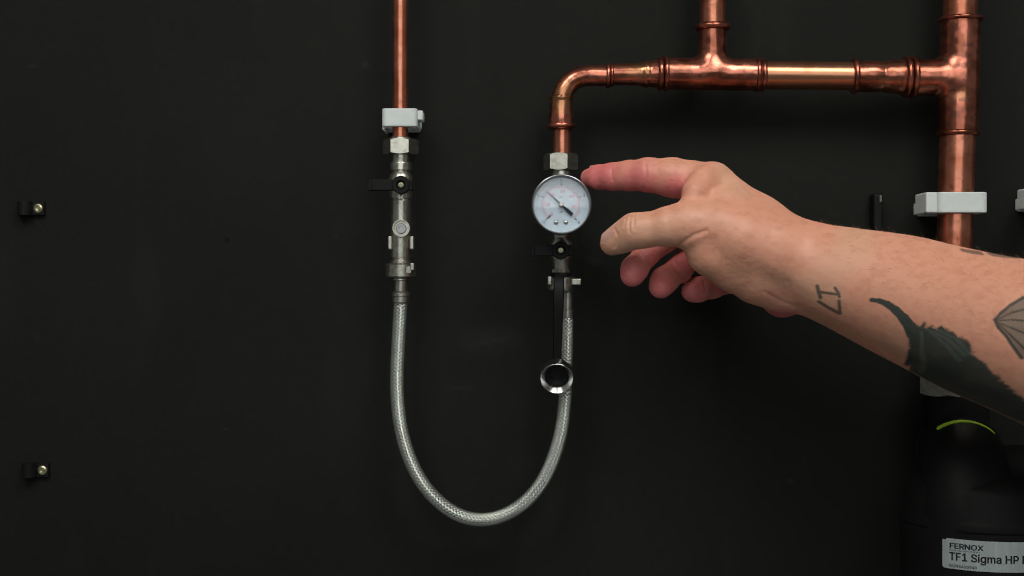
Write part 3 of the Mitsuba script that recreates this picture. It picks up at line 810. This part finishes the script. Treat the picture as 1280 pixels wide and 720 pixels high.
def build_person():
    lo, hi = P(715, 560, 60), P(1560, 150, 60)
    hh = 0.00135
    x1 = P(1600, 300, 330)[0]
    fld = Field([P(718, 0, 0)[0], -0.40, -0.165], [x1, -0.008, 0.105], hh)

    def chain(f, pts, k):
        for a, b in zip(pts[:-1], pts[1:]):
            fld.cone(f, P(a[0], a[1], a[2]), P(b[0], b[1], b[2]), R(a[3], a[2]), R(b[3], b[2]), k)

    body = fld.empty()
    # forearm (two bones' worth of muscle), wrist, metacarpals, thenar and hypothenar pads
    def smooth_chain(pts, k):
        from scipy.interpolate import PchipInterpolator
        pts = np.array(pts, float)
        xs = np.linspace(pts[0, 0], pts[-1, 0], 26)
        chain(body, [tuple([x] + [float(PchipInterpolator(pts[:, 0], pts[:, c])(x)) for c in (1, 2, 3)]) for x in xs], k)

    smooth_chain([(1000, 318, 124, 34), (1040, 325, 134, 37), (1080, 334, 146, 41), (1140, 349, 164, 47), (1200, 370, 184, 53), (1280, 396, 212, 63), (1400, 426, 256, 76), (1520, 452, 300, 84)], 0.010)
    smooth_chain([(998, 352, 116, 33), (1040, 365, 126, 36), (1080, 382, 138, 40), (1140, 405, 157, 47), (1200, 426, 178, 56), (1280, 447, 206, 68), (1400, 486, 250, 82), (1520, 520, 294, 84)], 0.010)
    smooth_chain([(1000, 335, 98, 34), (1060, 350, 112, 40), (1140, 376, 140, 52), (1280, 418, 186, 72), (1520, 486, 280, 84)], 0.010)
    smooth_chain([(1000, 330, 128, 34), (1040, 344, 138, 40), (1080, 358, 150, 46), (1140, 377, 170, 54), (1200, 397, 192, 63), (1280, 418, 222, 76), (1400, 453, 266, 88)], 0.012)
    chain(body, [(892, 228, 103, 23), (950, 277, 113, 28), (1005, 314, 122, 33)], 0.012)
    chain(body, [(903, 238, 80, 22), (955, 285, 96, 27), (1000, 324, 110, 33)], 0.012)
    chain(body, [(912, 258, 60, 21), (958, 300, 82, 27), (998, 335, 102, 32)], 0.012)
    chain(body, [(926, 290, 44, 20), (960, 325, 72, 25), (998, 348, 96, 30)], 0.012)
    chain(body, [(930, 316, 56, 19), (952, 348, 76, 24), (977, 372, 96, 25)], 0.012)
    chain(body, [(890, 280, 136, 27), (925, 297, 136, 33), (965, 312, 132, 37), (1000, 325, 128, 35)], 0.013)
    chain(body, [(893, 304, 132, 23), (918, 322, 126, 28), (946, 346, 120, 29), (975, 360, 116, 28)], 0.013)
    chain(body, [(868, 240, 112, 15), (905, 262, 122, 22), (935, 280, 126, 24)], 0.012)
    # the fold of the web at the root of the forefinger, and the thumb's muscle
    chain(body, [(863, 255, 130, 12), (868, 241, 129, 13), (877, 228, 120, 15), (888, 220, 110, 16)], 0.006)
    chain(body, [(868, 297, 138, 18), (884, 318, 132, 22), (912, 338, 124, 24)], 0.008)
    fingers = [
        [(737, 222, 60, 11.5), (748, 221.5, 66, 14.5), (766, 221, 74, 16.4), (786, 219.5, 80, 18), (810, 218.5, 88, 20.5), (840, 222, 92, 24), (866, 226, 93, 24), (892, 228, 102, 23)],
        [(790, 344, 97, 14.6), (793, 336.5, 94, 16.2), (806.5, 319, 85, 15.2), (832, 297, 76, 17), (868, 264, 80, 17.5), (903, 238, 80, 21)],
        [(826, 358, 88, 15.2), (830.5, 350.5, 84, 16.4), (849, 336, 74, 15.6), (870, 312, 60, 17), (893, 284, 58, 17.5), (912, 258, 60, 20)],
        [(865, 364, 72, 13.4), (872, 362, 69, 15), (890, 357, 60, 15.4), (917, 348, 50, 17), (924, 318, 45, 17), (926, 290, 44, 19)]]
    thumb = [(764, 305, 116, 13.2), (768, 302, 118, 15.6), (780, 296, 122, 18.8), (793, 289, 127, 21.4), (806, 288, 130, 21), (836, 283, 135, 23.8), (858, 280, 137, 27.5), (890, 281, 137, 28)]
    out = None
    for pts, kb in [(fingers[0], 0.006), (fingers[1], 0.004), (fingers[2], 0.004), (fingers[3], 0.004), (thumb, 0.006)]:
        f = fld.empty()
        chain(f, pts, 0.004)
        near = f < 0.02
        joined = np.where(near, smin(body, f, kb), body)
        out = joined if out is None else np.minimum(out, joined)
    m = nets(out, fld.lo, hh)
    m = max(m.split(only_watertight=False), key=lambda q: len(q.faces))
    m = trimesh.Trimesh(m.vertices, m.faces, process=False)
    trimesh.smoothing.filter_taubin(m, lamb=0.5, nu=0.53, iterations=6)
    # finer mesh on the hand, for the creases
    v = np.array(m.vertices)
    hand = (v[m.faces][:, :, 0] < P(1010, 0, 130)[0]).all(1)
    m = m.subdivide(face_index=np.where(hand)[0])
    m.merge_vertices()
    v, n = np.array(m.vertices), np.array(m.vertex_normals)
    off = 0.0005 * (meshkit.fbm(v * 40, 2, 3) - 0.5) + 0.00012 * (meshkit.fbm(v * 210, 2, 5) - 0.5)
    for pts, dep, w, k in CREASES:
        w, k = w / 1000, k / 1000
        q = np.array([P(a, b, dep)[[0, 2]] for a, b in pts])
        best = np.full(len(v), 9.0)
        for a, b in zip(q[:-1], q[1:]):
            ab = b - a
            s = np.clip(((v[:, [0, 2]] - a) @ ab) / (ab @ ab), 0, 1)
            best = np.minimum(best, np.linalg.norm(v[:, [0, 2]] - a - s[:, None] * ab, axis=1))
        mask = (n[:, 1] < 0) & (np.abs(-v[:, 1] - dep / 1000) < 0.030)
        off -= mask * (k * np.exp(-(best / w) ** 2) - 0.12 * k * np.exp(-((best - 2.2 * w) / w) ** 2))
    m.vertices = v + n * off[:, None]
    return m


person = build_person()


def seg(x, z, a, b):
    abx, abz = b[0] - a[0], b[1] - a[1]
    t = dr.clip(((x - a[0]) * abx + (z - a[1]) * abz) / (abx * abx + abz * abz), 0, 1)
    return dr.sqrt(dr.square(x - a[0] - t * abx) + dr.square(z - a[1] - t * abz))


def AP(px, py):
    """Place on the near face of the forearm, as (x, z)."""
    u, v = (min(px, 1330) - 1140) / 100, (py - 400) / 100
    dep = 210.94 + 48.75 * u - 13.25 * v - 2.98 * u * u + 26.06 * u * v - 38.48 * v * v
    q = P(px, py, dep)
    return (float(q[0]), float(q[2]))


def line(x, z, pts, w0, w1):
    best = mi.Float(0)
    n = len(pts) - 1
    for k in range(n):
        wa = w0 + (w1 - w0) * (k + 0.5) / n
        best = dr.maximum(best, smoothstep(wa + 0.0007, wa - 0.0005, seg(x, z, AP(*pts[k]), AP(*pts[k + 1]))))
    return best


def inside(x, z, pts, soft=0.0011):
    c = mi.Float(0)
    dmin = mi.Float(9)
    q = [AP(*p) for p in pts]
    for a, b in zip(q, q[1:] + q[:1]):
        if abs(b[1] - a[1]) > 1e-9:
            hit = ((a[1] > z) != (b[1] > z)) & (x < (b[0] - a[0]) * (z - a[1]) / (b[1] - a[1]) + a[0])
            c = dr.select(hit, 1 - c, c)
        dmin = dr.minimum(dmin, seg(x, z, a, b))
    return dr.select(c > 0.5, smoothstep(-soft, soft, dmin), smoothstep(soft, -soft, dmin))


BUD = [(1137, 409), (1146, 404), (1152, 407), (1157, 402), (1160, 409), (1166, 407), (1171, 411), (1180, 405), (1179, 410), (1194, 416), (1207, 424), (1214, 432), (1215, 440), (1225, 449), (1229, 452), (1236, 463),
       (1248, 470), (1256, 480), (1270, 490), (1290, 506), (1320, 530), (1300, 560), (1240, 525), (1190, 500), (1150, 472), (1139, 452), (1136, 430)]
LEAF = [(1247, 400), (1254, 392), (1266, 382), (1282, 372), (1310, 366), (1340, 380), (1350, 420), (1330, 455), (1300, 462), (1282, 448), (1270, 432), (1262, 420), (1252, 410)]


def skin_colour(p, n, uv):
    x, z = p.x, p.z
    a = fbm(x * 45, p.y * 45, z * 45, octaves=3)
    b = fbm(x * 190 + 8, p.y * 190, z * 190, octaves=3)
    c = mix([0.57, 0.272, 0.175], [0.60, 0.278, 0.19], a)
    c = mix(c, [0.50, 0.21, 0.14], 0.55 * smoothstep(0.42, 0.75, b))
    c = mix(c, [0.56, 0.36, 0.24], 0.35 * smoothstep(0.52, 0.8, fbm(x * 25 + 4, p.y * 25, z * 25 + 2, octaves=2)))
    # freckles and pores
    sp = noise(x * 900, p.y * 900, z * 900)
    c = mix(c, [0.36, 0.16, 0.09], 0.25 * smoothstep(0.80, 0.95, sp))
    # fingers and the heel of the hand are redder
    red = mi.Float(0)
    for q, r_ in ((P(790, 345, 100), 0.026), (P(810, 322, 85), 0.026), (P(827, 360, 92), 0.026), (P(850, 332, 75), 0.026), (P(866, 364, 76), 0.022), (P(895, 354, 62), 0.022), (P(750, 224, 70), 0.036), (P(800, 232, 85), 0.030), (P(845, 240, 100), 0.022), (P(975, 390, 105), 0.022)):
        red = dr.maximum(red, smoothstep(1.0, 0.2, dr.sqrt(dr.square(x - q[0]) + dr.square(p.y - q[1]) * 0.5 + dr.square(z - q[2])) / r_))
    c = mix(c, [0.56, 0.135, 0.14], 0.88 * red)
    front = smoothstep(0.15, -0.15, n.y)
    ink = line(x, z, [(1021.5, 357.5), (1023.5, 365), (1026, 372)], 0.0010, 0.0010)
    ink = dr.maximum(ink, line(x, z, [(1024, 365), (1048, 368)], 0.0009, 0.0009))
    ink = dr.maximum(ink, line(x, z, [(1044, 360), (1048, 366), (1049.5, 371)], 0.0008, 0.0008))
    ink = dr.maximum(ink, line(x, z, [(1024, 377), (1037, 385), (1051, 392)], 0.0009, 0.0009))
    ink = dr.maximum(ink, line(x, z, [(1049, 376), (1050, 384), (1051, 392)], 0.0008, 0.0008))
    ink = 0.80 * ink
    ink = dr.maximum(ink, line(x, z, [(1091, 375), (1100, 376), (1110, 380), (1120, 387), (1130, 397), (1138, 408), (1142, 418)], 0.0012, 0.0034))
    jx, jz = 0.0026 * (fbm(x * 420, z * 420, 2, octaves=2) - 0.5), 0.0026 * (fbm(x * 420, z * 420, 7, octaves=2) - 0.5)
    bud = inside(x + jx, z + jz, BUD)
    vein = mi.Float(0)
    for pts in ([(1160, 412), (1185, 424), (1205, 444)], [(1164, 416), (1182, 430), (1198, 450)], [(1172, 412), (1196, 424), (1212, 442)], [(1152, 415), (1152, 440), (1160, 466)]):
        vein = dr.maximum(vein, line(x, z, pts, 0.0005, 0.0012))
    vein = vein * bud
    bud = bud * (0.97 - 0.06 * fbm(x * 120, z * 120, 4, octaves=2))
    leaf = inside(x, z, LEAF)
    edge = line(x, z, LEAF[:4], 0.0007, 0.0009)
    edge = dr.maximum(edge, line(x, z, [(1247, 400), (1252, 410), (1262, 420), (1270, 432), (1282, 448)], 0.0009, 0.0009))
    for pts in ([(1249, 400), (1268, 391), (1295, 384)], [(1250, 401), (1270, 400), (1300, 402)], [(1250, 403), (1268, 410), (1295, 420)], [(1252, 405), (1266, 418), (1290, 440)]):
        edge = dr.maximum(edge, line(x, z, pts, 0.0004, 0.0009))
    fill = leaf * (1 - edge)
    leaf = dr.maximum(0.75 * leaf, 0.92 * edge)
    top = line(x, z, [(1212, 312), (1222, 314), (1236, 315.5)], 0.0012, 0.0015)
    top = 0.7 * dr.maximum(top, line(x, z, [(1250, 317), (1264, 319), (1282, 320)], 0.0014, 0.0014))
    ink = dr.maximum(dr.maximum(ink, bud), dr.maximum(leaf, top)) * front
    tint = mix(mix([0.015, 0.036, 0.034], [0.045, 0.078, 0.070], 0.8 * vein), [0.065, 0.095, 0.083], 0.9 * fill)
    return mix(c, tint, dr.clip(ink, 0, 0.95))


def skin_bump(p, n, uv):
    return fbm(p.x * 700, p.y * 700, p.z * 700, octaves=2) + 1.2 * fbm(p.x * 260, p.y * 260, p.z * 260, octaves=2)


scene['m_skin'] = {'type': 'twosided', 'bsdf': {'type': 'bumpmap', 'arbitrary': proc(skin_bump, 4e-4), 'scale': 0.00019,
                   'bsdf': {'type': 'principled', 'base_color': proc(skin_colour), 'roughness': 0.46, 'specular': 0.42, 'sheen': 0.15}}}
t = thing('person', 'bare tattooed right forearm and hand reaching in from the right with forefinger on the gauge', 'person')
put('person__forearm_and_hand', person, 'm_skin', True)


def nail(c, along, normal, L, Wd, curve):
    """A thin curved nail: c = middle, along = towards the fingertip."""
    al = unit(along)
    no = unit(np.asarray(normal) - np.dot(normal, al) * al)
    si = np.cross(al, no)
    a, b = np.meshgrid(np.linspace(-1, 1, 13), np.linspace(-1, 1, 13), indexing='ij')
    half = np.where(a > 0, np.sqrt(np.maximum(1 - (np.abs(a) * 0.88) ** 2.6, 0)), np.sqrt(np.maximum(1 - (a * 0.75) ** 4, 0)))
    x, y = a * L / 2, b * Wd / 2 * half
    zz = curve - np.sqrt(np.maximum(curve ** 2 - y ** 2, 1e-9))
    zz = zz + 0.10 * L * np.maximum(a, 0) ** 2 * 0.5
    top = c + x[..., None] * al + y[..., None] * si - zz[..., None] * no
    V = np.concatenate([top.reshape(-1, 3), (top - 0.0012 * no).reshape(-1, 3)])
    i = (np.arange(12)[:, None] * 13 + np.arange(12)[None]).ravel()
    F = [np.stack([i, i + 13, i + 14], 1), np.stack([i, i + 14, i + 1], 1), 169 + np.stack([i, i + 14, i + 13], 1), 169 + np.stack([i, i + 1, i + 14], 1)]
    rim = list(range(13)) + [12 + 13 * k for k in range(1, 13)] + [168 - k for k in range(1, 13)] + [156 - 13 * k for k in range(1, 12)]
    rim = np.array(rim)
    nx = np.roll(rim, -1)
    F += [np.stack([rim, rim + 169, nx + 169], 1), np.stack([rim, nx + 169, nx], 1)]
    return trimesh.Trimesh(V, np.concatenate(F), process=False)


def on_skin(a, dirn):
    """Where a ray from inside the hand at a, along dirn, leaves the skin (nearest vertex along the ray)."""
    v = np.array(person.vertices)
    d_ = unit(dirn)
    s = (v - a) @ d_
    off = np.linalg.norm(v - a - s[:, None] * d_, axis=1)
    ok = (s > 0) & (off < 0.0016)
    return a + d_ * s[ok].min() if ok.any() else a + d_ * 0.009


tn = unit([-0.50, -0.78, 0.38])
ta = P(764, 305, 114) - P(790, 290, 127)
k = on_skin(P(768, 302, 117), tn)
put('person__thumbnail', nail(k + tn * 0.0008, ta, tn, 0.0140, 0.0125, 0.0088), 'm_nail', 50)
fn = unit([-0.15, 0.1, 1.0])
k = on_skin(P(750, 221, 66), fn)
put('person__fingernail', nail(k + fn * 0.0003, P(737, 222, 60) - P(766, 221, 74), fn, 0.012, 0.011, 0.0075), 'm_nail', 50)

# fine hair on the forearm
pv, pn = np.array(person.vertices), np.array(person.vertex_normals)
ok = np.where((pv[:, 0] > P(1030, 0, 140)[0]) & (pv[:, 0] < P(1310, 0, 230)[0]) & (pn[:, 2] > 0.15))[0]
pick = rng.choice(ok, 900, replace=False)
V, F = [], []
along = unit(P(1280, 418, 215) - P(1040, 343, 135))
for c_, n0 in zip(pv[pick], pn[pick]):
    dirn = unit(-along * rng.uniform(0.2, 1.0) + n0 * rng.uniform(0.15, 0.5) + rng.normal(0, 0.35, 3))
    L = rng.uniform(0.003, 0.006)
    sag = -n0 * 0.25 * L
    q = [c_, c_ + dirn * L * 0.5 - sag * 0.25, c_ + dirn * L + sag * 0.3]
    sd = unit(np.cross(dirn, n0))
    up = np.cross(sd, dirn)
    b = len(V)
    for k_, w in zip(q, (0.000045, 0.00004, 0.00001)):
        V += [k_ + sd * w, k_ - sd * w * 0.5 + up * w * 0.87, k_ - sd * w * 0.5 - up * w * 0.87]
    for r0 in (0, 3):
        for k_ in range(3):
            a0, a1 = b + r0 + k_, b + r0 + (k_ + 1) % 3
            F += [[a0, a1, a1 + 3], [a0, a1 + 3, a0 + 3]]
scene['m_hair'] = {'type': 'twosided', 'bsdf': {'type': 'diffuse', 'reflectance': {'type': 'rgb', 'value': [0.28, 0.15, 0.08]}}}
put('person__arm_hair', trimesh.Trimesh(np.array(V), np.array(F), process=False), 'm_hair', True)
labels['person__arm_hair'] = {'kind': 'stuff'}
